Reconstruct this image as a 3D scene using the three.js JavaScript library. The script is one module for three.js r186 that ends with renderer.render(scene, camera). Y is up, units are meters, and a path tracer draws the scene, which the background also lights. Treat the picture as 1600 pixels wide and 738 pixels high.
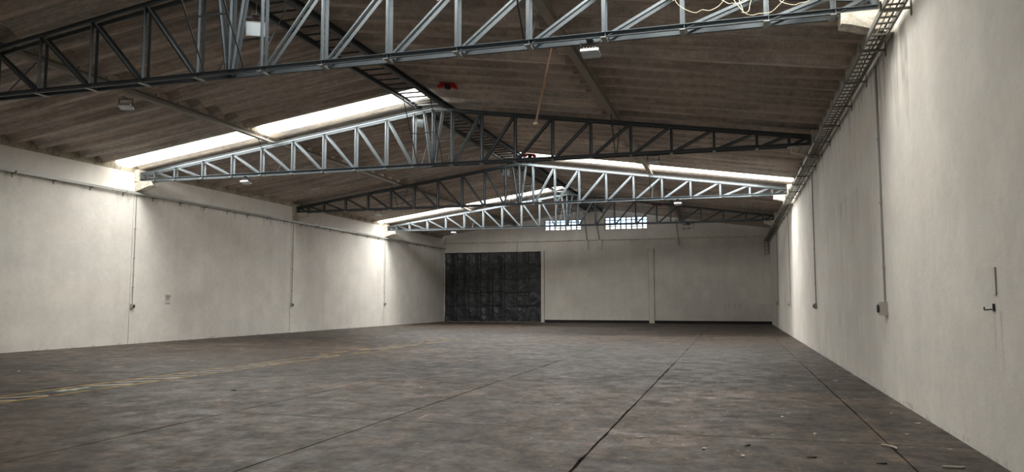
import * as THREE from 'three';
import { mergeGeometries, toCreasedNormals } from 'three/addons/utils/BufferGeometryUtils.js';
import { RectAreaLightUniformsLib } from 'three/addons/lights/RectAreaLightUniformsLib.js';

// ---------------------------------------------------------------- camera, sky, light, exposure
const scene = new THREE.Scene();
const EYE = 1.6, PITCH = 4.914, YAW = 16.339, FOCAL = 1180;      // metres, degrees, pixels of the 1600 x 738 frame
const camera = new THREE.PerspectiveCamera(2 * Math.atan(369 / FOCAL) * 180 / Math.PI, 1600 / 738, 0.05, 400);
camera.position.set(0, EYE, 0);
camera.rotation.set(PITCH * Math.PI / 180, YAW * Math.PI / 180, 0, 'YXZ');
const renderer = new THREE.WebGLRenderer();
renderer.toneMapping = THREE.LinearToneMapping;
renderer.toneMappingExposure = 1.36;
renderer.shadowMap.enabled = true;
RectAreaLightUniformsLib.init();
scene.background = new THREE.Color(0.78, 0.9, 1.0);
scene.backgroundIntensity = 6;
const SKYLIGHT_COLOR = new THREE.Color(1.0, 0.985, 0.95);
const SKYLIGHT_RADIANCE = [5, 12, 20, 36, 36];              // added unseen skylight first, then the real ones, tuned brighter down the hall

// ---------------------------------------------------------------- dimensions of the hall
const XL = -21.64, XR = 2.46, XC = (XL + XR) / 2, HALF = (XR - XL) / 2;   // side walls and ridge line
const ZF = -54.97, ZB = 6.25;                                             // far and rear wall faces
const BAY = 10.65, TZ = [-12.65, -23.3, -33.95, -44.6];                   // trusses
const SLOPE = 0.146, ANG = Math.atan(SLOPE), EAVE = 6.57;                 // underside of the roof troughs at the walls
const WALL_H = 6.42, PITCH_Z = BAY / 12, SHEET_H = 0.17;                   // roof sheets: 12 to a bay
const roofY = (x) => EAVE + SLOPE * (HALF - Math.abs(x - XC));

// ---------------------------------------------------------------- helpers
let seed = 20240611;
const rnd = () => { seed = (seed + 0x6D2B79F5) | 0; let t = Math.imul(seed ^ (seed >>> 15), 1 | seed); t = (t + Math.imul(t ^ (t >>> 7), 61 | t)) ^ t; return ((t ^ (t >>> 14)) >>> 0) / 4294967296; };
const rr = (a, b) => a + (b - a) * rnd();
const V = (x, y, z) => new THREE.Vector3(x, y, z);
const used = {};
function numbered(n) { const k = used[n] = (used[n] ?? -1) + 1; return k ? n + '_' + String(k).padStart(3, '0') : n; }
function info(o, label, category, group, kind) {
  if (label) o.userData.label = label;
  if (category) o.userData.category = category;
  if (group) o.userData.group = group;
  if (kind) o.userData.kind = kind;
  return o;
}
function mesh(name, geo, mat, parent = scene) {
  const m = new THREE.Mesh(geo, mat); m.name = parent === scene ? numbered(name) : name;
  m.castShadow = m.receiveShadow = true; parent.add(m); return m;
}
function thing(name, label, category, pos = [0, 0, 0], group, kind) {
  const g = new THREE.Group(); g.name = numbered(name); g.position.set(...pos); scene.add(g);
  return info(g, label, category, group, kind);
}
function box(sx, sy, sz, x = 0, y = 0, z = 0) { return new THREE.BoxGeometry(sx, sy, sz).translate(x, y, z); }
// a box given by its two corners
function span(x0, x1, y0, y1, z0, z1) { return box(x1 - x0, y1 - y0, z1 - z0, (x0 + x1) / 2, (y0 + y1) / 2, (z0 + z1) / 2); }
// uv in metres by the way each face points
function metreUV(geo, s = 1, ox = 0, oy = 0) {
  const g = geo.index ? geo.toNonIndexed() : geo; g.computeVertexNormals();
  const p = g.attributes.position, n = g.attributes.normal, uv = new Float32Array(p.count * 2);
  for (let i = 0; i < p.count; i++) {
    const ax = Math.abs(n.getX(i)), ay = Math.abs(n.getY(i)), az = Math.abs(n.getZ(i)), x = p.getX(i), y = p.getY(i), z = p.getZ(i);
    const [u, v] = ax >= ay && ax >= az ? [z, y] : ay >= az ? [x, z] : [x, y];
    uv[2 * i] = u * s + ox; uv[2 * i + 1] = v * s + oy;
  }
  g.setAttribute('uv', new THREE.BufferAttribute(uv, 2)); return g;
}
// extrude an outline [[a, b], ...] along +z by len, a -> x, b -> y
function prism(pts, len) { return new THREE.ExtrudeGeometry(new THREE.Shape(pts.map(([a, b]) => new THREE.Vector2(a, b))), { depth: len, bevelEnabled: false, steps: 1 }); }
// unit-length steel profiles along +z, scaled to length
const LSEC = (w, t) => prism([[-w / 2, -w / 2], [w / 2, -w / 2], [w / 2, -w / 2 + t], [-w / 2 + t, -w / 2 + t], [-w / 2 + t, w / 2], [-w / 2, w / 2]], 1);
const USEC = (w, h, t) => prism([[-w / 2, -h / 2], [w / 2, -h / 2], [w / 2, -h / 2 + t], [-w / 2 + t, -h / 2 + t], [-w / 2 + t, h / 2 - t], [w / 2, h / 2 - t], [w / 2, h / 2], [-w / 2, h / 2]], 1);
const ROD = new THREE.CylinderGeometry(1, 1, 1, 8).rotateX(Math.PI / 2).translate(0, 0, 0.5);
function bar(name, a, b, geo, mat, parent, up = V(0, 1, 0), thick) {
  const d = b.clone().sub(a), len = d.length(); d.normalize();
  const m = mesh(name, geo, mat, parent);
  const x = up.clone().cross(d).normalize(), y = d.clone().cross(x);
  m.quaternion.setFromRotationMatrix(new THREE.Matrix4().makeBasis(x, y, d));
  m.position.copy(a); m.scale.set(thick ?? 1, thick ?? 1, len); return m;
}

// ---------------------------------------------------------------- noise and textures
function lattice(w, h, s) { const a = new Float32Array(w * h); let k = s | 0; for (let i = 0; i < a.length; i++) { k = (Math.imul(k, 1664525) + 1013904223) | 0; a[i] = (k >>> 8) / 16777216; } return a; }
function noise2(w, h, s) {            // tiling value noise on a w x h lattice; u, v in 0..1
  const L = lattice(w, h, s * 7919 + 17);
  return (u, v) => {
    const x = u * w, y = v * h, x0 = Math.floor(x), y0 = Math.floor(y); let fx = x - x0, fy = y - y0;
    fx = fx * fx * (3 - 2 * fx); fy = fy * fy * (3 - 2 * fy);
    const i0 = ((x0 % w) + w) % w, i1 = (i0 + 1) % w, j0 = ((y0 % h) + h) % h, j1 = (j0 + 1) % h;
    const a = L[j0 * w + i0], b = L[j0 * w + i1], c = L[j1 * w + i0], d = L[j1 * w + i1];
    return a + (b - a) * fx + (c - a) * fy + (a - b - c + d) * fx * fy;
  };
}
function texture(w, h, fn, srgb = true, wrap = THREE.RepeatWrapping) {
  const d = new Uint8Array(w * h * 4);
  for (let j = 0; j < h; j++) for (let i = 0; i < w; i++) {
    const c = fn((i + 0.5) / w, (j + 0.5) / h), k = (j * w + i) * 4;
    d[k] = Math.max(0, Math.min(255, c[0])); d[k + 1] = Math.max(0, Math.min(255, c[1])); d[k + 2] = Math.max(0, Math.min(255, c[2])); d[k + 3] = 255;
  }
  const t = new THREE.DataTexture(d, w, h); t.magFilter = THREE.LinearFilter; t.minFilter = THREE.LinearFilter;
  t.wrapS = t.wrapT = wrap; if (srgb) t.colorSpace = THREE.SRGBColorSpace; t.needsUpdate = true; return t;
}
const sm = THREE.MathUtils.smoothstep;

// painted masonry, one map for a whole wall: roller patches, faint runs, stains where the photograph shows them
function wallTexture(w, h, lenM, heightM, s, stains) {
  const n1 = noise2(Math.round(lenM / 2.2), 5, s), n2 = noise2(Math.round(lenM * 1.6), 12, s + 1), n3 = noise2(Math.round(lenM * 7), 40, s + 2), n4 = noise2(Math.round(lenM * 4), 3, s + 3), n5 = noise2(Math.round(lenM * 12), 90, s + 4), n6 = noise2(Math.round(lenM * 5), 4, s + 5);
  return texture(w, h, (u, v) => {
    const y = v * heightM, x = u * lenM;
    let k = 1 + 0.045 * (n1(u, v) - 0.5) + 0.05 * (n2(u, v) - 0.5) + 0.025 * (n3(u, v) - 0.5) + 0.02 * (n4(u, v) - 0.5) + 0.02 * (n5(u, v) - 0.5);
    let warm = 0.5 * (n1(v, u) - 0.5);
    const chip = sm(0.02 + 0.09 * n6(u, 0.3) - y, 0, 0.03) * sm(n5(u, v), 0.5, 0.8); k *= 1 - 0.12 * chip;
    for (const f of stains) k *= 1 - f(x, y, n3, n5, n6, u, v);
    return [235 * k + 3 * warm, 231 * k, 224 * k - 4 * warm];
  }, true, THREE.ClampToEdgeWrapping);
}
const LEN = ZB - ZF;
// runs of dirt below a ledge at height y0, between x0 and x1 along the wall
const runs = (x0, x1, y0, most, strength, seedN) => {
  const n = noise2(Math.max(8, Math.round((x1 - x0) * 6)), 1, seedN), g = noise2(Math.max(8, Math.round((x1 - x0) * 9)), 14, seedN + 1);
  return (x, y) => {
    if (x < x0 || x > x1 || y > y0) return 0;
    const u = (x - x0) / (x1 - x0), a = n(u, 0.5), len = most * Math.max(0, a * 1.9 - 0.95);
    if (len < 0.04) return 0;
    const t = (y0 - y) / len; return t < 1 ? strength * 0.75 * Math.min(1, (a - 0.5) * 4) * (0.2 + 0.8 * g(u, y / 3)) * Math.sqrt(1 - t) : 0;
  };
};
const zx = (z) => z - ZF;                                     // metres along a side wall from the far corner
const leftWallMap = wallTexture(2048, 512, LEN, 6.8, 3, [runs(zx(-34), zx(-16), 5.62, 0.5, 0.2, 31), runs(zx(-54), zx(-34), 5.62, 0.35, 0.14, 35)]);
const rightWallMap = wallTexture(2048, 512, LEN, 6.8, 11, [runs(zx(-30), zx(-6), 5.66, 0.9, 0.22, 41), runs(zx(-15.4), zx(-11.6), 5.75, 1.9, 0.3, 44), runs(zx(-14.1), zx(-13.85), 1.42, 1.5, 0.16, 47), runs(zx(-21.5), zx(-16.5), 3.9, 1.0, 0.14, 51), runs(zx(-8.55), zx(-8.25), 1.5, 0.9, 0.16, 53)]);
const farWallMap = wallTexture(1024, 512, XR - XL, 8.6, 19, [runs(15.9, 16.3, 5.33, 1.1, 0.3, 61), runs(2, 23, 6.1, 0.3, 0.14, 63), runs(21, 24, 1.4, 0.9, 0.1, 66)]);

// dusty concrete floor, one map for the whole hall
const floorMap = (() => {
  const W = XR - XL, n = [[7, 16], [20, 46], [60, 120], [150, 190], [420, 520], [5, 60], [14, 240], [900, 900]].map(([a, b], i) => noise2(a, b, 71 + i));
  const st1 = noise2(60, 800, 97), st2 = noise2(160, 1100, 98), warp = noise2(9, 22, 90), pale = noise2(30, 160, 93), rust = noise2(16, 44, 95);
  return texture(2048, 2048, (u, v) => {
    const x = XL + u * W, z = ZB - v * LEN, du = u + 0.02 * (warp(u, v) - 0.5), dv = v + 0.02 * (warp(v, u) - 0.5);
    let k = 1 + 0.16 * (n[0](du, dv) - 0.5) + 0.18 * (n[1](du, dv) - 0.5) + 0.22 * (n[2](du, dv) - 0.5) + 0.32 * (n[3](u, v) - 0.5) + 0.34 * (n[4](u, v) - 0.5) + 0.2 * (n[5](du, dv) - 0.5) + 0.24 * (n[6](du, dv) - 0.5) + 0.3 * (n[7](u, v) - 0.5) + 0.34 * (st1(du, dv) - 0.5) + 0.3 * (st2(u, v) - 0.5);
    const scuff = Math.max(0, pale(du, dv) * 1.5 - 0.92) * n[3](u, v) * 0.8; k += scuff;          // pale scuffed dust
    // tyre arcs swept by turning trucks
    for (const [cx, cz, r0] of [[-6.2, -14.6, 1.9], [-3.2, -10.4, 1.6], [-9.8, -19.5, 3.1], [-2.2, -19, 4.0], [-14, -30, 5]]) {
      const r = Math.hypot(x - cx, z - cz), q = Math.abs(((r - r0) % 0.34 + 0.34) % 0.34 - 0.17);
      if (r > r0 - 0.1 && r < r0 + 0.75 && x < cx + 1.4) k *= 1 - 0.1 * sm(0.09 - q, 0, 0.06) * n[2](u, v);
    }
    let dirt = 0;                                                                                  // brown earth gathered beside the joint at x = 1.62
    dirt = sm(0.22 - Math.abs(x - 1.68 - 0.2 * (n[2](u, v) - 0.5)), 0, 0.2) * sm(n[3](u, v), 0.45, 0.75) * 0.8;
    const rs = sm(rust(du, dv), 0.66, 0.9) * n[2](u, v);
    const a = Math.max(0.35, k) * (n[4](v, u) > 0.93 && n[7](u, v) > 0.5 ? 1.5 : 1);
    return [70 * a + 20 * dirt + 6 * rs, 61 * a + 12 * dirt + 2 * rs, 53 * a + 4 * dirt - 1 * rs];
  }, true, THREE.ClampToEdgeWrapping);
})();
const floorRough = (() => { const a = noise2(24, 24, 101), b = noise2(90, 90, 102), c = noise2(250, 250, 103); return texture(1024, 1024, (u, v) => { const k = 120 + 70 * a(u, v) + 45 * b(u, v) + 30 * c(u, v); return [k, k, k]; }, false); })();
const floorBump = (() => { const a = noise2(40, 40, 111), b = noise2(160, 160, 112), c = noise2(400, 400, 113); return texture(1024, 1024, (u, v) => { const k = 255 * (0.5 * a(u, v) + 0.3 * b(u, v) + 0.2 * c(u, v)); return [k, k, k]; }, false); })();
const roofMap = (() => {            // weathered fibre cement: streaks down the slope
  const a = noise2(3, 40, 121), b = noise2(6, 110, 122), c = noise2(40, 60, 123), d = noise2(160, 260, 124), e = noise2(5, 9, 125);
  return texture(1024, 1024, (u, v) => {
    const k = 1 + 0.16 * (a(u, v) - 0.5) + 0.15 * (b(u, v) - 0.5) + 0.14 * (c(u, v) - 0.5) + 0.14 * (d(u, v) - 0.5) + 0.16 * (e(u, v) - 0.5), w = e(v, u) - 0.5;
    return [193 * k + 6 * w, 185 * k, 178 * k - 6 * w];
  });
})();
const grainBump = (() => { const a = noise2(30, 30, 131), b = noise2(110, 110, 132), c = noise2(256, 256, 133); return texture(512, 512, (u, v) => { const k = 255 * (0.45 * a(u, v) + 0.35 * b(u, v) + 0.2 * c(u, v)); return [k, k, k]; }, false); })();
const concreteMap = (() => { const a = noise2(6, 6, 141), b = noise2(30, 30, 142), c = noise2(120, 120, 143); return texture(512, 512, (u, v) => { const k = 1 + 0.2 * (a(u, v) - 0.5) + 0.22 * (b(u, v) - 0.5) + 0.2 * (c(u, v) - 0.5); return [205 * k, 199 * k, 188 * k]; }); })();

floorRough.repeat.set(4, 10); floorBump.repeat.set(8, 20);
const wallBump = grainBump.clone(); wallBump.repeat.set(24, 3); wallBump.needsUpdate = true;
const std = (o) => new THREE.MeshStandardMaterial(o);
const M = {
  wallL: std({ map: leftWallMap, roughness: 0.8, bumpMap: wallBump, bumpScale: 0.003 }),
  wallR: std({ map: rightWallMap, roughness: 0.8, bumpMap: wallBump, bumpScale: 0.003 }),
  wallF: std({ map: farWallMap, roughness: 0.8 }),
  paint: std({ map: concreteMap, roughness: 0.82 }),
  mortar: std({ map: concreteMap, color: 0xcfcac0, roughness: 0.9 }),
  floor: std({ map: floorMap, roughnessMap: floorRough, roughness: 0.78, bumpMap: floorBump, bumpScale: 0.0025 }),
  joint: std({ color: 0x231e1a, roughness: 0.95 }),
  roof: [0xffffff, 0xf4f1ee, 0xf9f5f0, 0xefecea].map((c) => std({ map: roofMap, color: c, roughness: 0.9, bumpMap: grainBump, bumpScale: 0.004 })),
  steel: std({ color: 0x565e63, roughness: 0.5, metalness: 0.1 }),
  steel2: std({ color: 0x4e565b, roughness: 0.55, metalness: 0.1 }),
  dusty: std({ color: 0xa39d93, roughness: 0.85 }),
  darkSteel: std({ color: 0x4c5052, roughness: 0.55, metalness: 0.2 }),
  galv: std({ color: 0xa6a7a4, roughness: 0.45, metalness: 0.2 }),
  galvDull: std({ color: 0x8a8984, roughness: 0.55, metalness: 0.25 }),
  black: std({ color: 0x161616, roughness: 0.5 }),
  boxGrey: std({ color: 0xb9b6ae, roughness: 0.5 }),
  plastic: std({ color: 0x383c40, roughness: 0.38 }),
  doorLeaf: std({ color: 0x2a2b2c, roughness: 0.6 }),
  glassTop: new THREE.MeshPhysicalMaterial({ color: 0xd3e8ff, transmission: 1, thickness: 0, roughness: 0.12 }),
  glassLow: new THREE.MeshPhysicalMaterial({ color: 0xffffff, transmission: 1, thickness: 0, roughness: 0.12 }),
  skylight: new THREE.MeshPhysicalMaterial({ color: 0xf3efe4, transmission: 0.5, thickness: 0, roughness: 1, emissive: SKYLIGHT_COLOR, emissiveIntensity: 4, side: THREE.DoubleSide }),
  notePrint: std({ color: 0x85807a, roughness: 0.8 }),
  coverPlate: std({ color: 0xdedad2, roughness: 0.7 }),
  yellow: std({ color: 0xb8923f, roughness: 0.7 }),
  white: std({ color: 0xcfc8ba, roughness: 0.7 }),
  green: std({ color: 0x49584a, roughness: 0.7 }),
  lampBody: std({ color: 0xb7babb, roughness: 0.4, metalness: 0.3 }),
  lampGlass: new THREE.MeshPhysicalMaterial({ color: 0xdbe6ef, roughness: 0.15, clearcoat: 1 }),
  red: std({ color: 0xc8241c, roughness: 0.45 }),
  wood: std({ color: 0xa98a72, roughness: 0.8 }),
  wire: std({ color: 0xcbbfa4, roughness: 0.8 }),
  pink: std({ color: 0xb98080, roughness: 0.6 }),
  paper: std({ color: 0xcfc9bf, roughness: 0.8 }),
  leaf: std({ color: 0x8f6038, roughness: 0.8 }),
};

// ---------------------------------------------------------------- floor: slabs with open joints
{
  const floor = mesh('floor', metreUV(span(XL - 0.2, XR + 0.2, -0.3, -0.03, ZF - 0.2, ZB + 0.2)), M.joint);
  info(floor, 'dark stained concrete floor of the empty warehouse, cast in long slabs', 'floor', null, 'structure');
  const lanes = [XL, -17.0, -12.06, -7.0, -4.55, -1.52, 1.62, XR];
  const cutsA = [ZB, 1.2, -9.45, -20.1, -30.7, -41.4, ZF], cutsB = [ZB, -3.4, -14.0, -24.7, -35.3, -46, ZF];
  for (let i = 0; i + 1 < lanes.length; i++) {
    const cuts = i >= 3 ? cutsA : cutsB;
    for (let k = 0; k + 1 < cuts.length; k++) {
      const x0 = lanes[i], x1 = lanes[i + 1], z0 = cuts[k + 1], z1 = cuts[k], pts = [];
      const near = z1 > -10, gj = near ? 0.009 : 0.004, g0 = i ? gj : -0.02, g1 = i + 2 < lanes.length ? gj : -0.02, rough = (x) => (x === -1.52 ? (near ? 0.02 : 0.012) : 0.012);
      const edge = (ax, az, bx, bz, nx, nz, gap, r) => {
        const len = Math.hypot(bx - ax, bz - az), n = Math.max(2, Math.round(len / 0.35));
        for (let q = 0; q < n; q++) { const t = q / n, o = gap + (q ? Math.pow(rnd(), 3) * r : 0); pts.push([ax + (bx - ax) * t + nx * o, az + (bz - az) * t + nz * o]); }
      };
      const gz = 0.007;
      edge(x0 + g0, z0 + gz, x1 - g1, z0 + gz, 0, 1, 0, 0.01); edge(x1 - g1, z0 + gz, x1 - g1, z1 - gz, -1, 0, 0, i + 2 < lanes.length ? rough(x1) : 0);
      edge(x1 - g1, z1 - gz, x0 + g0, z1 - gz, 0, -1, 0, 0.01); edge(x0 + g0, z1 - gz, x0 + g0, z0 + gz, 1, 0, 0, i ? rough(x0) : 0);
      // outline in (x, -z) so that the extrusion stands up after the turn
      const g = prism(pts.map(([x, z]) => [x, -z]), 0.03 - 0.0005).rotateX(-Math.PI / 2).translate(0, -0.0295, 0);
      const p = g.attributes.position, uv = g.attributes.uv;
      for (let q = 0; q < p.count; q++) uv.setXY(q, (p.getX(q) - XL) / (XR - XL), (ZB - p.getZ(q)) / LEN);
      mesh('floor_slab', g, M.floor, floor);
    }
  }
}

// ---------------------------------------------------------------- side walls with pilasters, corbels and mortar infill under the sheets
const RIB = [[0, 1], [0.1, 0.98], [0.19, 0.82], [0.26, 0.45], [0.32, 0.12], [0.39, 0.01], [0.4975, 0.01], [0.5675, 0.12], [0.6275, 0.45], [0.6975, 0.82], [0.7875, 0.98], [PITCH_Z, 1]].map(([a, b]) => [a, b * SHEET_H]);      // trough profile over one sheet, [across, up]
const SKY0 = 0.3;                                       // a skylight runs from 0.3 to 1.19 m in front of its truss
const Z0 = TZ[3] - BAY + SKY0;                          // first sheet edge, at the far wall
const NS = Math.ceil((ZB + 0.1 - Z0) / PITCH_Z);
function sideWall(name, side, mat, label) {
  const face = side < 0 ? XL : XR, out = side * 0.22;
  const g = metreUV(span(Math.min(face, face + out), Math.max(face, face + out), -0.3, WALL_H, ZF - 0.2, ZB + 0.2));
  const p = g.attributes.position, uv = g.attributes.uv;
  for (let i = 0; i < p.count; i++) uv.setXY(i, (p.getZ(i) - ZF) / LEN, p.getY(i) / 6.8);
  const w = mesh(name, g, mat); info(w, label, 'wall', null, 'structure');
  // infill pieces shaped to the underside of the sheets
  const geos = [0, 1, 2].map((v) => {
    const pts = [[0.006, 0], [PITCH_Z - 0.006, 0], ...RIB.slice().reverse().map(([a, b]) => [Math.min(PITCH_Z - 0.006, Math.max(0.006, a)), EAVE - WALL_H + b - 0.004])];
    return metreUV(prism(pts.map(([a, b], i) => [a, b]), 0.15), 0.4, v * 0.37, v * 0.21);
  });
  for (let k = 0; k < NS; k++) {
    const m = mesh('infill_block', geos[k % 3], M.mortar, w);
    m.rotation.y = side < 0 ? -Math.PI / 2 : -Math.PI / 2;       // outline runs along +z
    m.position.set(side < 0 ? face - 0.01 + rr(-0.006, 0.006) : face + 0.16 + rr(-0.006, 0.006), WALL_H, Z0 + k * PITCH_Z);
  }
  for (const z of TZ) {
    const q = -side;                                                                    // towards the room
    if (side < 0) {
      const pil = span(face, face + 0.025, 0, 5.72, z - 0.2, z + 0.2).toNonIndexed(), pp = pil.attributes.position, pu = pil.attributes.uv;
      for (let i = 0; i < pp.count; i++) pu.setXY(i, (pp.getZ(i) - ZF) / LEN, pp.getY(i) / 6.8);
      mesh('pilaster', pil, mat, w);
    }
    const cor = prism([[0, -0.38], [0.06, -0.38], [0.6, -0.2], [0.75, -0.17], [0.75, 0], [0, 0]].map(([a, b]) => [a * q, b]), 0.34);
    const c = mesh('corbel', metreUV(cor, 0.5, z * 0.3), M.paint, w); c.position.set(face, 6.1, z - 0.17);
    mesh('column_stub', metreUV(span(Math.min(face, face + q * 0.19), Math.max(face, face + q * 0.19), 6.1, 6.54, z - 0.17, z + 0.2), 0.5, z), M.paint, w);
  }
  return w;
}
sideWall('wall_left', -1, M.wallL, 'long white painted side wall carrying the thin grey cable tray');
sideWall('wall_right', 1, M.wallR, 'long white painted side wall carrying the cable ladder');

// ---------------------------------------------------------------- far gable wall: recessed band, stubs, two glass block windows, door opening
const WIN = [[-13.6, -10.72, 6.84, 7.66, 7], [-9.04, -5.86, 6.8, 7.74, 8]];
const DOOR = [-21.58, -13.86, 0, 5.31];
{
  const rect = (path, x0, x1, y0, y1) => { path.moveTo(x0, y0); path.lineTo(x1, y0); path.lineTo(x1, y1); path.lineTo(x0, y1); path.closePath(); return path; };
  const gable = (y0, withDoor) => {
    const s = new THREE.Shape(), e = 0.16;
    s.moveTo(XL - 0.1, y0); s.lineTo(XR + 0.1, y0); s.lineTo(XR + 0.1, EAVE + e); s.lineTo(XC, roofY(XC) + e); s.lineTo(XL - 0.1, EAVE + e); s.closePath();
    for (const [a, b, c, d] of WIN) s.holes.push(rect(new THREE.Path(), a, b, c, d));
    if (withDoor) s.holes.push(rect(new THREE.Path(), DOOR[0], DOOR[1], 0.001, DOOR[3]));
    return s;
  };
  const put = (g) => { const p = g.attributes.position, uv = g.attributes.uv; for (let i = 0; i < p.count; i++) uv.setXY(i, (p.getX(i) - XL) / (XR - XL), p.getY(i) / 8.6); return g; };
  const wall = mesh('wall_far', put(new THREE.ExtrudeGeometry(gable(-0.3, true), { depth: 0.16, bevelEnabled: false }).translate(0, 0, ZF - 0.25)), M.wallF);
  info(wall, 'white painted gable wall with two glass block windows and the black door', 'wall', null, 'structure');
  mesh('upper_panel', put(new THREE.ExtrudeGeometry(gable(6.1, false), { depth: 0.09, bevelEnabled: false }).translate(0, 0, ZF - 0.09)), M.wallF, wall);
  for (const [a, b, y0, y1, d] of [[DOOR[1] + 0.03, -13.6, 0, 5.33, 0.16], [-13.56, -5.88, 0, 5.33, 0.14], [-5.46, XR, 0, 5.33, 0.135], [-5.86, -5.48, 0, 5.36, 0.2]])
    mesh(b - a < 0.5 ? 'column' : 'wall_panel', put(span(a, b, y0, y1, ZF - 0.09, ZF - 0.09 + d).toNonIndexed()), M.wallF, wall);
  for (const x of [-15.95, -10.5, -9.5, -3.82]) mesh('stub_column', put(span(x, x + 0.24, 5.34, 6.04, ZF - 0.09, ZF + 0.05).toNonIndexed()), M.wallF, wall);
  const lip = mesh('ledge', metreUV(span(XL, XR, 6.04, 6.1, ZF - 0.09, ZF + 0.1), 0.4), M.paint, wall); lip.userData.label = 'narrow ledge';

  WIN.forEach(([a, b, c, d, n], i) => {
    const g = thing('window_' + (i + 1), i ? 'bright window of eight glass blocks per row in far gable' : 'bright window of seven glass blocks per row in far gable', 'window', [0, 0, 0], null, 'structure');
    g.name = 'window_' + (i + 1);
    const dx = (b - a) / n, dy = (d - c) / 4, t = 0.035, zc = ZF - 0.13;
    for (let k = 0; k <= n; k++) mesh('mullion', metreUV(box(t * 3, d - c, 0.12, Math.min(b - t * 1.5, Math.max(a + t * 1.5, a + k * dx)), (c + d) / 2, zc)), M.paint, g);
    for (let k = 0; k <= 4; k++) mesh('transom', metreUV(box(b - a, t * 2, 0.11, (a + b) / 2, Math.min(d - t, Math.max(c + t, c + k * dy)), zc)), M.paint, g);
    for (let k = 0; k < n; k++) for (let q = 0; q < 4; q++) mesh('glass_block', box(dx - 0.05, dy - 0.04, 0.02, a + (k + 0.5) * dx, c + (q + 0.5) * dy, zc - 0.02), q > 1 ? M.glassTop : M.glassLow, g);
  });

  // door covered with strips of black plastic sheeting
  const door = thing('door_1', 'wide door hung with creased strips of black plastic sheeting', 'door', [0, 0, 0], null, 'structure');
  door.name = 'door_1';
  const mid = (DOOR[0] + DOOR[1]) / 2;
  mesh('door_leaf', span(DOOR[0], mid - 0.005, 0.02, DOOR[3], ZF - 0.24, ZF - 0.2), M.doorLeaf, door);
  mesh('door_leaf', span(mid + 0.005, DOOR[1], 0.02, DOOR[3], ZF - 0.24, ZF - 0.2), M.doorLeaf, door);
  const sw = (DOOR[1] - DOOR[0]) / 8, crease = noise2(64, 64, 201), fold = noise2(23, 31, 202), big = noise2(9, 11, 203);
  for (let k = 0; k < 8; k++) {
    const nx = 22, ny = 84, pl = new THREE.PlaneGeometry(sw + 0.03, DOOR[3] - 0.02, nx, ny), p = pl.attributes.position;
    for (let i = 0; i < p.count; i++) {
      const x = p.getX(i), y = p.getY(i), u = (k * 1.37 + x) / 9, v = (y + 3) / 7;
      const ridge = (n, a) => Math.abs(n - 0.5) * a;
      let d = ridge(fold(u * 1.9 + v * 0.7, v * 1.1 - u * 0.5), 0.1) + ridge(crease(u * 0.6 + v * 0.25, v * 0.8 + k * 0.1), 0.03) + 0.12 * big(u * 2, v * 1.4);
      d += 0.035 * Math.cos(((x / sw) + 0.5) * Math.PI * 2);                         // pillowed between the side seams
      d -= 0.06 * Math.exp(-Math.pow((sw / 2 - Math.abs(x)) / 0.03, 2));
      for (const s of [-1.55, -0.5, 0.55, 1.6]) d -= 0.05 * Math.exp(-Math.pow((y - s - 0.04 * Math.sin(k * 2.1)) / 0.035, 2));   // sewn cross seams
      p.setZ(i, d);
    }
    pl.computeVertexNormals();
    const m = mesh('plastic_strip', pl, M.plastic, door); m.position.set(DOOR[0] + (k + 0.5) * sw, 0.03 + (DOOR[3] - 0.02) / 2, ZF - 0.19 + (k % 2) * 0.012); m.rotation.y = rr(-0.045, 0.045);
  }
  mesh('top_rail', span(DOOR[0], DOOR[1], DOOR[3] - 0.06, DOOR[3] - 0.002, ZF - 0.2, ZF - 0.02), M.black, door);
  mesh('threshold', metreUV(span(DOOR[0], DOOR[1], 0.0, 0.03, ZF - 0.2, ZF + 0.05), 0.5), M.mortar, door);
  const footStrip = mesh('wall_foot_strip', metreUV(span(-13.55, XR - 0.01, 0.0, 0.2, ZF + 0.055, ZF + 0.085)), M.black);  // plain black strip drawing the dark band at the wall foot
  info(footStrip, 'plain black strip along the foot of the far gable wall', 'skirting', null, 'structure');

  const rear = mesh('wall_rear', metreUV(new THREE.ExtrudeGeometry((() => { const s = new THREE.Shape(), e = 0.16; s.moveTo(XL - 0.1, -0.3); s.lineTo(XR + 0.1, -0.3); s.lineTo(XR + 0.1, EAVE + e); s.lineTo(XC, roofY(XC) + e); s.lineTo(XL - 0.1, EAVE + e); s.closePath(); return s; })(), { depth: 0.2, bevelEnabled: false }).translate(0, 0, ZB), 0.3), M.paint);
  info(rear, 'plain white gable wall closing the hall at the other end', 'wall', null, 'structure');
}

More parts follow.
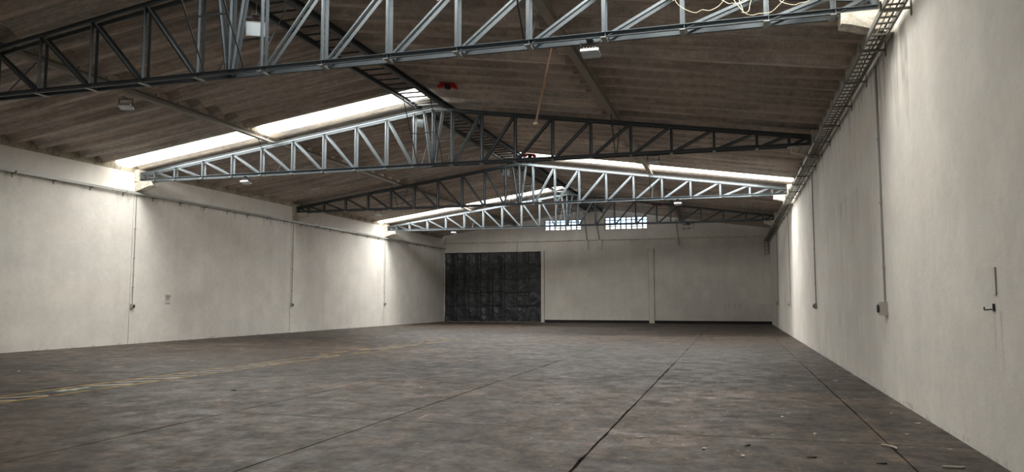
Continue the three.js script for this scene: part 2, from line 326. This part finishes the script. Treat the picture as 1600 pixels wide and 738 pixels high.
// ---------------------------------------------------------------- roof: troughed fibre cement sheets, two to a slope, with translucent sheets at the trusses
const LIGHTS = [];                                       // skylights as [truss z, side]
[[TZ[0] + BAY, -1], [TZ[0], 1], [TZ[1], -1], [TZ[2], 1], [TZ[3], -1]].forEach((a) => LIGHTS.push(a));  // first entry is an added skylight, out of view, filling the near end
{
  const roof = new THREE.Group(); roof.name = 'ceiling'; scene.add(roof);
  info(roof, 'brown weathered corrugated fibre cement roof underside, two slopes', 'roof', null, 'structure');
  const full = HALF / Math.cos(ANG), t = 0.012;
  const sheet = (x0, x1, v) => {
    const up = RIB.map(([a, b]) => [a - 0.0, b + t]), pts = [...RIB.map(([a, b]) => [a, b]), ...up.reverse()];
    const g0 = prism(pts.map(([a, b]) => [-a, b]), x1 - x0)
      .rotateY(Math.PI / 2).translate(x0, 0, 0);   // along +x, across +z
    const g = toCreasedNormals(g0, 0.7), p = g.attributes.position, uv = g.attributes.uv;
    for (let i = 0; i < p.count; i++) uv.setXY(i, p.getX(i) / 6 + v * 0.23, (p.getZ(i) + p.getY(i) * 0.6) / 3.6 + v * 0.25);
    return g;
  };
  const low = [0, 1, 2, 3].map((v) => sheet(-0.12, 6.42, v)), high = [4, 5, 6, 7].map((v) => sheet(6.08, full + 0.02, v));
  const qY = new THREE.Quaternion().setFromAxisAngle(V(0, 1, 0), Math.PI), qZ = new THREE.Quaternion().setFromAxisAngle(V(0, 0, 1), ANG);
  const place = (m, side, z, up = 0) => {
    if (side < 0) { m.quaternion.copy(qZ); m.position.set(XL - Math.sin(ANG) * up, EAVE + Math.cos(ANG) * up, z); }
    else { m.quaternion.copy(qY).multiply(qZ); m.position.set(XR + Math.sin(ANG) * up, EAVE + Math.cos(ANG) * up, z + PITCH_Z); }
  };
  const isSky = (z, side) => LIGHTS.some(([tz, s]) => s === side && Math.abs(tz + SKY0 - z) < 0.05);
  const capGeo = (() => { const w = 0.34, g = prism([[-w, SHEET_H + 0.03 - w * SLOPE], [0, SHEET_H + 0.06], [w, SHEET_H + 0.03 - w * SLOPE], [w, SHEET_H + 0.045 - w * SLOPE], [0, SHEET_H + 0.075], [-w, SHEET_H + 0.045 - w * SLOPE]], PITCH_Z); return metreUV(g, 0.28); })();
  for (let k = 0; k < NS; k++) {
    const z = Z0 + k * PITCH_Z;
    for (const side of [-1, 1]) {
      if (isSky(z, side)) continue;
      const v = Math.floor(rnd() * 4);
      place(mesh('roof_sheet', low[v], M.roof[Math.floor(rnd() * 4)], roof), side, z);
      place(mesh('roof_sheet', high[(v + 2) % 4], M.roof[Math.floor(rnd() * 4)], roof), side, z, t + 0.003);
    }
    const cap = mesh('ridge_tile', capGeo, isSky(z, -1) || isSky(z, 1) ? M.skylight : M.roof[k % 4], roof); cap.position.set(XC, roofY(XC), z);
  }
  // skylights: four overlapping ribbed translucent sheets each, level with the crests
  const ribbed = [[0, SHEET_H], [0.05, SHEET_H - 0.005], [0.1, 0.06], [0.14, 0.02], [0.22, 0.008], [0.3, 0.02], [0.37, 0.008], [0.4438, 0.02], [0.5175, 0.008], [0.5875, 0.02], [0.6675, 0.008], [0.7475, 0.02], [0.7875, 0.06], [0.8375, SHEET_H - 0.005], [PITCH_Z, SHEET_H]];
  const skyGeo = (x0, x1) => { const pts = [...ribbed, ...ribbed.map(([a, b]) => [a, b + 0.004]).reverse()]; return prism(pts.map(([a, b]) => [-a, b]), x1 - x0).rotateY(Math.PI / 2).translate(x0, 0, 0); };
  const q = full / 4, sg = [0, 1, 2, 3].map((i) => skyGeo(i * q - 0.06, (i + 1) * q + (i < 3 ? 0.06 : 0.0)));
  const where = ['added unseen to light the near end of the hall', 'above the tangled wires beside the cable ladder wall', 'on the cable tray slope, ending over a bright wall corner', 'above the cable ladder slope, in mid hall', 'on the cable tray slope, next before the far gable'];
  LIGHTS.forEach(([tz, side], i) => {
    const g = thing('window_' + (i + 3), 'glowing translucent skylight strip ' + where[i], 'skylight', [0, 0, 0], null, 'structure'); g.name = 'window_' + (i + 3);
    sg.forEach((geo, k) => place(mesh('skylight_sheet', geo, M.skylight, g), side, tz + SKY0, k * 0.005));
    const L = new THREE.RectAreaLight(SKYLIGHT_COLOR, SKYLIGHT_RADIANCE[i], full - 1.6, 0.62);
    const mx = XC + side * (HALF / 2 - 0.5), zc = tz + SKY0 + PITCH_Z / 2, nrm = V(-side * Math.sin(ANG), -Math.cos(ANG), 0).normalize();
    if (side < 0) nrm.x = Math.sin(ANG); else nrm.x = -Math.sin(ANG);
    L.position.set(mx, roofY(mx) - 0.012, zc); L.up.set(0, 0, 1);
    L.lookAt(L.position.clone().add(nrm)); L.castShadow = true; L.name = 'skylight'; scene.add(L);
  });
}

// ---------------------------------------------------------------- purlins and the ridge lattice
{
  const U = USEC(0.18, 0.18, 0.014), bearing = [0, 1].map((v) => metreUV(prism([[-0.22, 0], [0.22, 0], [0.225, 0.5], [0.18, 0.72 - v * 0.06], [0.1, 0.88], [-0.08 - v * 0.03, 0.9], [-0.19, 0.68], [-0.225, 0.5]].map(([a, b]) => [a, b * SHEET_H]), 0.1), 0.5, v * 0.4));
  for (const s of [-1, 1]) {
    const x = XC + s * 6.15, y = roofY(x) - 0.1;
    const g = thing('purlin', s < 0 ? 'mid-slope purlin beam on the cable tray side of the roof' : 'mid-slope purlin beam on the cable ladder side of the roof', 'beam', [x, y, 0], null, 'structure');
    for (let k = 0; k < 6; k++) { const a = ZF + k * BAY - 0.0, b = Math.min(ZB - 0.01, a + BAY - 0.02); bar('beam_length', V(0, 0, a + 0.01), V(0, 0, b), U, M.dusty, g); }
    for (let k = 0; k < NS; k++) { const m = mesh('bearing_block', bearing[k % 2], M.mortar, g); m.rotation.y = -Math.PI / 2; m.position.set(0.05, 0.092, Z0 + k * PITCH_Z); if (LIGHTS.some(([tz, q]) => q === s && Math.abs(tz + SKY0 - Z0 - k * PITCH_Z) < 0.05)) g.remove(m); }
  }
  const g = thing('ridge_lattice', 'dark steel ladder-like ridge beam running the length of the roof', 'beam', [XC, roofY(XC) - 0.16, 0], null, 'structure');
  const R = USEC(0.08, 0.14, 0.01), R2 = USEC(0.14, 0.17, 0.012), rung = LSEC(0.04, 0.008);
  for (let k = 0; k < 6; k++) { const a = ZF + k * BAY + 0.01, b = Math.min(ZB - 0.01, a + BAY - 0.03); bar('side_rail', V(-0.55, -0.02, a), V(-0.55, -0.02, b), R, M.darkSteel, g); bar('side_rail', V(0.45, -0.02, a), V(0.45, -0.02, b), R2, M.darkSteel, g); }
  for (let z = ZF + 0.4; z < ZB - 0.3; z += 0.5) bar('rung', V(-0.51, 0, z), V(0.38, 0, z + rr(-0.02, 0.02)), rung, M.darkSteel, g);
}

// ---------------------------------------------------------------- trusses: two parallel lattices of angle steel
const CH_END = 11.84;
function truss(z, panels, label) {
  const g = thing('roof_truss', label, 'truss', [XC, 6.1, z]);
  const top = (d) => 0.32 + 0.142 * (CH_END - Math.abs(d));                              // upper face of the top chord above the corbels
  const chord = USEC(0.055, 0.09, 0.008), La = LSEC(0.075, 0.009), Ld = LSEC(0.07, 0.009), plate = box(0.09, 0.012, 0.34);
  for (const s of [-1, 1]) {                                                             // near and far plane
    const zz = s * 0.13, c = 0.045, open = (right) => V(0, (s > 0) === right ? -1 : 1, 0);      // channels open outwards
    const side = s > 0 ? M.steel : M.steel2;
    bar('bottom_chord', V(-CH_END, c, zz), V(CH_END, c, zz), chord, side, g, open(true));
    for (const h of [-1, 1]) {
      bar('top_chord', V(h * CH_END, top(CH_END) - c, zz), V(0, top(0) - c, zz), chord, side, g, open(h < 0));
      bar('end_post', V(h * (CH_END - 0.04), 0.09, zz), V(h * (CH_END - 0.04), top(CH_END) - 0.08, zz), La, side, g, V(0, 0, s));
      let outer = CH_END - 0.06;
      for (let i = panels.length - 1; i >= 0; i--) {
        const d = panels[i], zi = zz - s * 0.02;
        bar('vertical', V(h * d, 0.0, zi), V(h * d, top(d) - 0.05, zi), La, side, g, V(0, 0, s));
        bar('diagonal', V(h * (d + 0.07), 0.05, zi - s * 0.005), V(h * (outer - 0.03), top(outer) - 0.06, zi - s * 0.005), Ld, side, g, V(0, 0, s));
        outer = d;
      }
      bar('diagonal', V(h * 0.06, 0.05, zz - s * 0.04), V(h * 0.34, top(0.34) - 0.06, zz - s * 0.04), Ld, side, g, V(0, 0, s));
    }
    bar('king_post', V(0, 0.02, zz - s * 0.03), V(0, top(0) - 0.06, zz - s * 0.03), La, side, g, V(0, 0, s));
  }
  for (const h of [-1, 1]) for (const d of panels) { const m = mesh('batten_plate', plate, M.galv, g); m.position.set(h * d, -0.007, 0); }
  // fly braces from the bottom chord to the ridge lattice and the purlins
  const br = LSEC(0.032, 0.006);
  for (const s of [-1, 1]) {
    for (const x of [-0.5, 0.42]) bar('fly_brace', V(x, 0.09, s * 0.16), V(x, 2.05, s * 1.35), br, s > 0 ? M.steel : M.steel2, g);
    bar('brace_tie', V(-0.5, 1.0, s * 0.7), V(0.42, 1.0, s * 0.7), br, M.steel, g);
    for (const h of [-1, 1]) bar('fly_brace', V(h * 6.15, 0.09, s * 0.16), V(h * 6.15, top(6.15) + 0.0, s * 0.95), br, M.steel2, g);
  }
  return g;
}
truss(TZ[0], [0.75, 2.1, 3.47, 4.85, 6.2, 7.55, 8.87, 10.2, 11.2], 'grey steel lattice roof truss with tangled pale wires at one end');
const P2 = [0.68, 1.72, 2.87, 4.12, 5.36, 6.62, 7.86, 9.12, 10.35, 11.25];
truss(TZ[1], P2, 'grey steel lattice roof truss beside the skylight that ends over bright wall corner');
truss(TZ[2], P2, 'grey steel lattice roof truss under the skylight on the cable ladder slope');
truss(TZ[3], P2, 'grey steel lattice roof truss standing next before the glass block windows');

// ---------------------------------------------------------------- cable tray along the left wall
{
  const g = thing('cable_tray', 'long thin galvanised cable tray fixed along the white side wall', 'cable tray', [XL, 5.6, 0]);
  const sec = prism([[0.07, 0], [0.17, 0], [0.17, 0.085], [0.163, 0.085], [0.163, 0.007], [0.077, 0.007], [0.077, 0.085], [0.07, 0.085]], 1);
  for (let z = ZF + 0.05; z < ZB - 0.1; z += 3) { const m = mesh('tray_section', sec, M.galv, g); m.position.z = z; m.scale.z = Math.min(2.985, ZB - 0.05 - z); }
  const arm = mergeGeometries([box(0.18, 0.02, 0.04, 0.095, -0.012, 0), box(0.012, 0.16, 0.04, 0.008, -0.06, 0)]);
  const clip = mergeGeometries([box(0.03, 0.09, 0.03, 0.185, 0.03, 0), box(0.12, 0.012, 0.03, 0.13, 0.07, 0)]);
  for (let z = ZF + 0.9, k = 0; z < ZB; z += 1.5, k++) { if (TZ.some((t) => Math.abs(t - z) < 0.3)) continue; const m = mesh('bracket', arm, M.galvDull, g); m.position.z = z; if (k % 3 === 0) mesh('clip', clip, M.galv, m); }
  const cable = new THREE.TubeGeometry(new THREE.CatmullRomCurve3(Array.from({ length: 60 }, (_, i) => V(0.12 + rr(-0.02, 0.02), 0.03 + rr(0, 0.02), ZF + 0.3 + i * (LEN - 0.6) / 59))), 120, 0.014, 5);
  mesh('cable', cable, M.black, g);
}

// ---------------------------------------------------------------- cable ladder along the right wall
{
  const g = thing('cable_ladder', 'galvanised cable ladder on wall brackets along the white side wall', 'cable ladder', [XR, 5.72, 0]);
  const rail = USEC(0.03, 0.085, 0.004), rg = box(0.23, 0.022, 0.03);
  const x0 = -0.35, x1 = -0.1;
  for (let z = ZF + 0.12; z < ZB - 0.1; z += 3) { const b = Math.min(z + 2.985, ZB - 0.05); bar('side_rail', V(x0, 0, z), V(x0, 0, b), rail, M.galvDull, g); bar('side_rail', V(x1, 0, z), V(x1, 0, b), rail, M.galvDull, g); }
  for (let z = ZF + 0.25; z < ZB - 0.1; z += 0.25) { const m = mesh('rung', rg, M.galvDull, g); m.position.set((x0 + x1) / 2, -0.025, z); }
  const arm = mergeGeometries([box(0.4, 0.03, 0.035, -0.204, 0, 0), box(0.012, 0.26, 0.05, -0.008, 0.02, 0), box(0.03, 0.13, 0.03, -0.39, 0.06, 0)]);
  for (let z = ZF + 1.1; z < ZB; z += 1.85) { const m = mesh('bracket', arm, M.galvDull, g); m.position.set(0, -0.058, z); }
  for (let c = 0; c < 3; c++) {
    const cv = new THREE.CatmullRomCurve3(Array.from({ length: 50 }, (_, i) => V(-0.32 + c * 0.07 + rr(-0.025, 0.025), 0.0 + rr(0, 0.015), ZF + 0.3 + i * (LEN - 0.6) / 49)));
    mesh('cable', new THREE.TubeGeometry(cv, 110, 0.012, 5), c === 1 ? M.wire : M.black, g);
  }
  // its end turns down on the gable wall
  bar('side_rail', V(x0, 0, ZF + 0.09), V(x0, -0.95, ZF + 0.09), rail, M.galvDull, g, V(0, 0, 1)); bar('side_rail', V(x1, 0, ZF + 0.09), V(x1, -0.95, ZF + 0.09), rail, M.galvDull, g, V(0, 0, 1));
  for (let k = 0; k < 4; k++) { const m = mesh('rung', rg, M.galvDull, g); m.position.set((x0 + x1) / 2, -0.15 - k * 0.24, ZF + 0.09); }
}

// ---------------------------------------------------------------- conduits dropping to outlet boxes
function drop(face, side, z, yTop, yBox, off, label, big) {
  const q = -side, g = thing('conduit_drop', label, 'conduit', [face + q * off, yBox, z], side < 0 ? 'conduit drops under the cable tray' : 'conduit drops under the cable ladder');
  bar('conduit', V(q * 0.018, 0.08, 0), V(q * 0.018, yTop - yBox, 0), ROD, M.galv, g, V(1, 0, 0), big ? 0.017 : 0.015);
  for (let y = 0.7; y < yTop - yBox - 0.3; y += 1.1) { const m = mesh('clamp', box(0.04, 0.035, 0.07), M.galv, g); m.position.set(q * 0.02, y, 0); }
  const s = big ? 1.35 : 1, b = mesh('outlet_box', mergeGeometries([box(0.075 * s, 0.17 * s, 0.17 * s), box(0.012, 0.14 * s, 0.14 * s, q * 0.042 * s, 0, 0)]), M.boxGrey, g); b.position.set(q * 0.04 * s, 0, 0);
  const f = mesh('socket_face', new THREE.CylinderGeometry(0.05 * s, 0.05 * s, 0.03, 12).rotateZ(Math.PI / 2), M.black, b); f.position.set(q * 0.055 * s, 0, 0);
  const e = mesh('socket_face', box(0.05, 0.1 * s, 0.02), M.black, b); e.position.set(0, 0, -side * 0 - 0.093 * s);
  return g;
}
drop(XL, -1, -23.2, 5.585, 1.4, 0.027, 'thin conduit down to an outlet box, beside the brightest wall corner');
drop(XL, -1, -33.85, 5.585, 1.4, 0.027, 'thin conduit down to an outlet box, midway along cable tray wall');
drop(XL, -1, -44.5, 5.585, 1.4, 0.027, 'thin conduit down to an outlet box, next before the black door');
drop(XR, 1, -14.05, 5.66, 1.47, 0, 'thick grey conduit down to a large outlet box under the cable ladder', true);
drop(XR, 1, -25.3, 5.66, 1.44, 0, 'grey conduit to a grey outlet box, second along the cable ladder wall');
drop(XR, 1, -36.4, 5.66, 1.43, 0, 'grey conduit to a grey outlet box, third along the cable ladder wall');
drop(XR, 1, -46.2, 5.66, 1.45, 0, 'slim pale conduit drop, last along the cable ladder wall');

// small things on the walls
{
  const n = thing('wall_notice', 'small pale paper notice with dark print on the white wall', 'notice', [XL, 1.45, -25.1]);
  mesh('sheet', box(0.004, 0.42, 0.34, 0.003, 0.2, 0), std({ color: 0xdcd7cf, roughness: 0.8 }), n);
  for (const [y, h, w, o] of [[0.34, 0.05, 0.13, 0.06], [0.34, 0.05, 0.1, -0.08], [0.27, 0.04, 0.2, 0], [0.2, 0.035, 0.14, 0.02], [0.05, 0.03, 0.2, 0]]) mesh('print', box(0.003, h, w, 0.0065, y, o), M.notePrint, n);
  const pl = thing('cover_plate', 'faint painted-over rectangular cover plate on white wall above the hook', 'plate', [XR, 1.66, -8.46]);
  mesh('plate', box(0.012, 0.27, 0.09, -0.007, 0.135, 0), M.coverPlate, pl);
  mesh('rim', box(0.012, 0.27, 0.006, -0.006, 0.135, 0.049), M.boxGrey, pl);
  const hk = thing('wall_hook', 'small rusty metal hook sticking out of white wall', 'hook', [XR, 1.52, -8.5]);
  bar('arm', V(0, 0, 0), V(-0.05, -0.01, -0.15), ROD, M.darkSteel, hk, V(0, 1, 0), 0.007);
  bar('tip', V(-0.05, -0.012, -0.15), V(-0.05, 0.02, -0.155), ROD, M.darkSteel, hk, V(1, 0, 0), 0.007);
  mesh('base', box(0.02, 0.075, 0.02, -0.01, 0.015, 0), M.darkSteel, hk);
  // pipes on the far gable
  for (const [x0, y0, x1, y1, t] of [[-10.55, 8.2, -10.34, 6.13, 'between the glass block windows, nearer the door'], [-9.75, 8.3, -9.42, 6.13, 'beside the wider glass block window'], [-3.85, 7.4, -3.68, 5.6, 'beside the gable lamp']]) {
    const c = thing('gable_conduit', 'thin dark slanting conduit on the far gable ' + t, 'conduit', [x1, y1, ZF + (y1 < 6 ? 0.128 : 0.055)], 'conduits on the far gable');
    bar('pipe', V(0, 0, 0), V(x0 - x1, y0 - y1, -0.002), ROD, M.darkSteel, c, V(0, 0, 1), 0.022);
    mesh('end_cap', box(0.07, 0.06, 0.05), M.darkSteel, c);
  }
  const la = thing('gable_lamp', 'small dark bracket lamp high on the far gable wall', 'lamp', [-2.95, 6.75, ZF + 0.004]);
  mesh('wall_plate', box(0.12, 0.3, 0.03, 0, 0.1, 0.02), M.galvDull, la); mesh('arm', box(0.5, 0.04, 0.12, -0.2, 0.28, 0.09), M.darkSteel, la);
  mesh('shade', new THREE.CylinderGeometry(0.06, 0.16, 0.12, 12).translate(-0.1, 0.36, 0.19), M.darkSteel, la);
  mesh('pointer', mergeGeometries([box(0.3, 0.035, 0.03, -0.2, -0.02, 0.02), new THREE.ConeGeometry(0.09, 0.16, 4).rotateZ(Math.PI / 2).scale(1, 1, 0.15).translate(-0.42, -0.02, 0.03).toNonIndexed()].map((x) => x.index ? x.toNonIndexed() : x)), M.galvDull, la);
}

// ---------------------------------------------------------------- floodlights, alarms and loose things under the roof
function flood(pos, label, group, turn, tilt, s = 1) {
  const g = thing('floodlight', label, 'floodlight', pos, group); g.rotation.y = turn;
  mesh('bracket', mergeGeometries([box(0.02, 0.2 * s, 0.03, -0.17 * s, -0.1 * s, 0), box(0.02, 0.2 * s, 0.03, 0.17 * s, -0.1 * s, 0), box(0.36 * s, 0.02, 0.03, 0, -0.012, 0), box(0.12, 0.01, 0.36, 0, 0.007, 0)]), M.darkSteel, g);
  const h = mesh('housing', mergeGeometries([box(0.32 * s, 0.05 * s, 0.24 * s), ...[-0.1, -0.05, 0, 0.05, 0.1].map((x) => box(0.012, 0.04 * s, 0.2 * s, x * s, 0.045 * s, 0))]), M.lampBody, g);
  h.position.set(0, -0.2 * s, 0); h.rotation.x = tilt;
  const gl = mesh('glass', box(0.29 * s, 0.012, 0.21 * s), M.lampGlass, h); gl.position.y = -0.03 * s;
  return g;
}
const tn = ['with tangled wires', 'beside the wall corner skylight', 'under the ladder slope skylight', 'before the glass block windows'];
TZ.forEach((z, i) => {
  for (const h of [-1, 1]) {
    if (i === 0 && h < 0) continue;
    flood([XC + h * 7.3, 6.085, z], `small floodlight under the truss ${tn[i]}, ${h < 0 ? 'cable tray' : 'cable ladder'} half`, 'floodlights under the trusses', 0, -0.25);
  }
});
flood([-16.05, roofY(-16.05) - 0.2, -16.7], 'white floodlight hung from the purlin on cable tray slope', 'floodlights by the purlins', 0.3, -0.3, 1.1);
[0, 1, 2].forEach((i) => {
  const g = flood([XC + 0.15 - (i ? 1.05 : 0), i ? 8.06 : 7.5, TZ[i] - (i ? 0.75 : 0.55)], `square pale floodlight near the ridge behind the truss ${tn[i]}`, 'floodlights near the ridge', 0.5, -1.15, 1.25);
  bar('hanger', V(0, 0, 0), V(0, (roofY(g.position.x) - 0.0) - g.position.y, 0), ROD, M.darkSteel, g, V(1, 0, 0), 0.012);
});
for (const [x, z, t] of [[-8.1, -20.8, 'between wire-hung truss and next'], [-8.64, -32.4, 'near the ridge in mid hall'], [-4.43, -46.8, 'near the far gable'], [-10.9, -47.5, 'on the cable tray slope']]) {
  const g = thing('alarm_beacon', 'red and black beacon box fixed to the roof ' + t, 'beacon', [x, roofY(x), z], 'red beacons on the roof');
  g.rotation.z = x > XC ? -ANG : ANG;
  mesh('base', box(0.5, 0.03, 0.22, 0, -0.015, 0), M.red, g);
  for (const s of [-1, 1]) { const m = mesh('red_wing', prism([[0, 0], [0.2, 0.03], [0.2, 0.12], [0.04, 0.1]].map(([a, b]) => [a * s, -b]), 0.16), M.red, g); m.position.set(s * 0.1, -0.03, -0.08); }
  mesh('black_body', new THREE.CylinderGeometry(0.11, 0.09, 0.14, 12).translate(0, -0.1, 0), M.black, g);
}
{
  const px = XC + 6.15, py = roofY(px) - 0.19;
  const s = thing('hanging_rod', 'long pale rod hanging at a slant from the purlin', 'rod', [px - 0.1, py, -15.3]);
  bar('rod', V(0, 0.02, 0), V(-0.55, -1.75, -0.5), ROD, M.wood, s, V(1, 0, 0), 0.022);
  mesh('hook', new THREE.TorusGeometry(0.04, 0.008, 6, 12), M.wire, s);
  mesh('end_fitting', box(0.09, 0.05, 0.06, -0.555, -1.76, -0.5), M.wire, s);
  // wires slung along the truss at its cable ladder end
  const topY = (x) => 6.42 + 0.142 * (CH_END - Math.abs(x - XC)), zT = TZ[0];
  const loops = [[-1.0, 0.1, 0.42], [-0.4, 0.5, 0.3], [-0.1, 1.0, 0.45], [0.2, 0.8, 0.22], [0.55, 1.5, 0.3], [0.9, 1.7, 0.18], [-1.3, -0.5, 0.16], [0.1, 0.4, 0.5]];
  loops.forEach(([a, b, d], i) => {
    const pts = []; const n = 9;
    for (let k = 0; k <= n; k++) { const t = k / n, x = a + (b - a) * t; pts.push(V(x + (k % n ? rr(-0.05, 0.05) : 0), topY(x) - 0.02 - (k % n ? 4 * t * (1 - t) * d + rr(-0.05, 0.05) : 0), zT + 0.165 + (k % n ? i * 0.028 + rr(0, 0.01) : 0))); }
    const m = mesh('loose_wire', new THREE.TubeGeometry(new THREE.CatmullRomCurve3(pts), 40, 0.0045, 5), M.wire);
    info(m, 'loose pale wire looped from the truss near the cable ladder', 'wire', 'tangled wires on the truss');
  });
  for (const [x, y] of [[-5.05, 7.1], [-0.85, 6.62]]) {
    const g = thing('hanging_strap', x < -2 ? 'pink strap bent to a point, hanging in mid truss' : 'pink strap hanging beside the tangled wires', 'strap', [x, y, zT + 0.23], 'pink straps on the truss');
    bar('strap_side', V(-0.09, topY(x) - y - 0.04, -0.02), V(0, -0.05, 0), ROD, M.pink, g, V(0, 0, 1), 0.012); bar('strap_side', V(0.04, topY(x) - y - 0.04, -0.02), V(0, -0.05, 0), ROD, M.pink, g, V(0, 0, 1), 0.012);
  }
}

// ---------------------------------------------------------------- painted walkway on the floor
{
  const g = thing('walkway_marking', 'worn painted walkway band of yellow lines and white slanted stripes', 'floor marking', [0, 0.0012, 0]);
  const quad = (pts) => { const s = new THREE.Shape(pts.map(([x, z]) => new THREE.Vector2(x, -z))); return new THREE.ExtrudeGeometry(s, { depth: 0.001, bevelEnabled: false }).rotateX(-Math.PI / 2); };
  const xa = -11.86, xb = -11.12;
  // worn lines: broken into stretches with ragged ends, denser where the paint survives
  for (const x of [xa, xb]) { let z = -6; while (z > -30) { const l = rr(0.5, 1.6) * (z > -17 ? 1.5 : 0.7), w = 0.04 * rr(0.7, 1.1); mesh('yellow_line', quad([[x - w, z], [x + w, z - rr(0, 0.08)], [x + w, z - l], [x - w, z - l + rr(0, 0.1)]]), M.yellow, g); z -= l + (z > -17 ? rr(0.01, 0.12) : rr(0.2, 0.9)); } }
  for (let z = -6.2; z > -27; z -= 0.62) {
    if (z > -11.7 && z < -10.5) continue;
    if (z < -17 && rnd() < 0.45) continue;
    const w = 0.13 * rr(0.6, 1.05) * (z < -17 ? 0.6 : 1), e = rr(0, 0.12); mesh('white_stripe', quad([[xa + 0.06 + e, z + 0.22], [xb - 0.06, z - 0.28], [xb - 0.06 - rr(0, 0.08), z - 0.28 - w], [xa + 0.06 + e, z + 0.22 - w]]), M.white, g);
  }
  mesh('green_panel', quad([[xa + 0.05, -10.55], [xb - 0.05, -10.6], [xb - 0.05, -11.6], [xa + 0.05, -11.55]]), M.green, g);
  const pic = mesh('white_symbol', mergeGeometries([quad([[-11.62, -10.75], [-11.46, -10.75], [-11.46, -11.25], [-11.62, -11.25]]), quad([[-11.6, -11.3], [-11.48, -11.3], [-11.48, -11.42], [-11.6, -11.42]]), quad([[-11.7, -10.95], [-11.38, -10.95], [-11.38, -11.03], [-11.7, -11.03]])]), M.white, g); pic.position.y = 0.0012;
}

// ---------------------------------------------------------------- litter
{
  const scrap = (s) => { const n = 6, pts = []; for (let i = 0; i < n; i++) { const a = i / n * Math.PI * 2, r = s * rr(0.6, 1.1); pts.push([Math.cos(a) * r * 1.5, Math.sin(a) * r * 0.7]); } const g = prism(pts, 0.002).rotateX(-Math.PI / 2), p = g.attributes.position; for (let i = 0; i < p.count; i++) p.setY(i, p.getY(i) + Math.abs(p.getX(i)) * 0.25); g.computeVertexNormals(); return g; };
  const scraps = [0, 1, 2, 3].map(() => scrap(0.035));
  const spots = [[-0.35, -8.6], [0.05, -8.3], [-1.1, -9.1], [0.6, -11.2], [0.7, -11.6], [1.0, -12.4], [0.9, -9.9], [1.25, -14.2], [0.95, -15.3], [1.95, -10.2], [2.1, -12.0], [1.85, -13.6], [-0.9, -12.6], [-0.2, -10.6], [0.4, -9.7], [2.2, -9.3], [2.25, -11.1], [2.3, -14.6], [1.1, -17.6], [0.3, -19], [-2.6, -13.2], [-5.6, -13.1], [-13.88, -17.1], [-15.55, -13.4], [-9.2, -15.1], [1.9, -16.5], [2.2, -18.7]];
  spots.forEach(([x, z], i) => { const m = mesh('paper_scrap', scraps[i % 4], M.paper); m.position.set(x, 0.001, z); m.rotation.y = rr(0, 6.28); m.scale.setScalar(x < -10 ? 2 : rr(0.55, 1.15)); info(m, 'small crumpled white paper scrap lying on the dark floor', 'paper scrap', 'paper scraps on the floor'); });
  const curl = (name, label, x, z, len, bend, turn) => { const c = new THREE.CatmullRomCurve3([V(-len / 2, 0.012, 0), V(-len / 6, 0.012, bend), V(len / 4, 0.012, bend * 0.8), V(len / 2, 0.012, 0)]); const m = mesh(name, new THREE.TubeGeometry(c, 16, 0.011, 5), M.paper); m.position.set(x, 0, z); m.rotation.y = turn; info(m, label, 'strip'); };
  curl('plastic_strip_scrap', 'curled white strip lying beside the floor joint near cable ladder wall', 1.58, -9.22, 0.26, 0.05, 2.0);
  curl('white_stick', 'straight thin white stick on the floor near the wall foot', 1.98, -8.3, 0.2, 0.01, 0.1);
  const lf = () => { const s = new THREE.Shape(); s.moveTo(-0.1, 0); s.quadraticCurveTo(-0.02, 0.06, 0.1, 0); s.quadraticCurveTo(-0.02, -0.06, -0.1, 0); const g = new THREE.ExtrudeGeometry(s, { depth: 0.003, bevelEnabled: false, curveSegments: 6 }).rotateX(-Math.PI / 2), p = g.attributes.position; for (let i = 0; i < p.count; i++) p.setY(i, p.getY(i) + Math.abs(p.getZ(i)) * 0.5 + Math.abs(p.getX(i)) * 0.15); g.computeVertexNormals(); return g; };
  const leafGeo = lf();
  for (const [x, z, a] of [[-6.62, -12.35, 0.2], [-6.45, -12.5, 1.4], [-6.74, -12.55, 2.4], [-6.5, -13.85, 0.7], [-6.36, -14.0, 2.0], [-6.78, -13.8, 2.9], [-5.9, -13.9, 0.4]]) { const m = mesh('dry_leaf', leafGeo, M.leaf); m.position.set(x, 0.001, z); m.rotation.y = a; info(m, 'orange-brown dry leaf lying by the long floor joint', 'leaf', 'dry leaves by the joint'); }
  for (const [x, z, a] of [[0.72, -8.42, 0.3], [0.1, -8.9, 1.0], [1.35, -8.3, 0.2], [-8.6, -11.7, 0.5]]) { const m = mesh('wood_splinter', new THREE.CylinderGeometry(0.004, 0.008, 0.1, 6).rotateZ(Math.PI / 2).translate(0, 0.008, 0), M.joint); m.position.set(x, 0, z); m.rotation.y = a; info(m, 'small dark splinter of wood lying on the floor', 'splinter', 'dark splinters on the floor'); }
}
renderer.render(scene, camera);
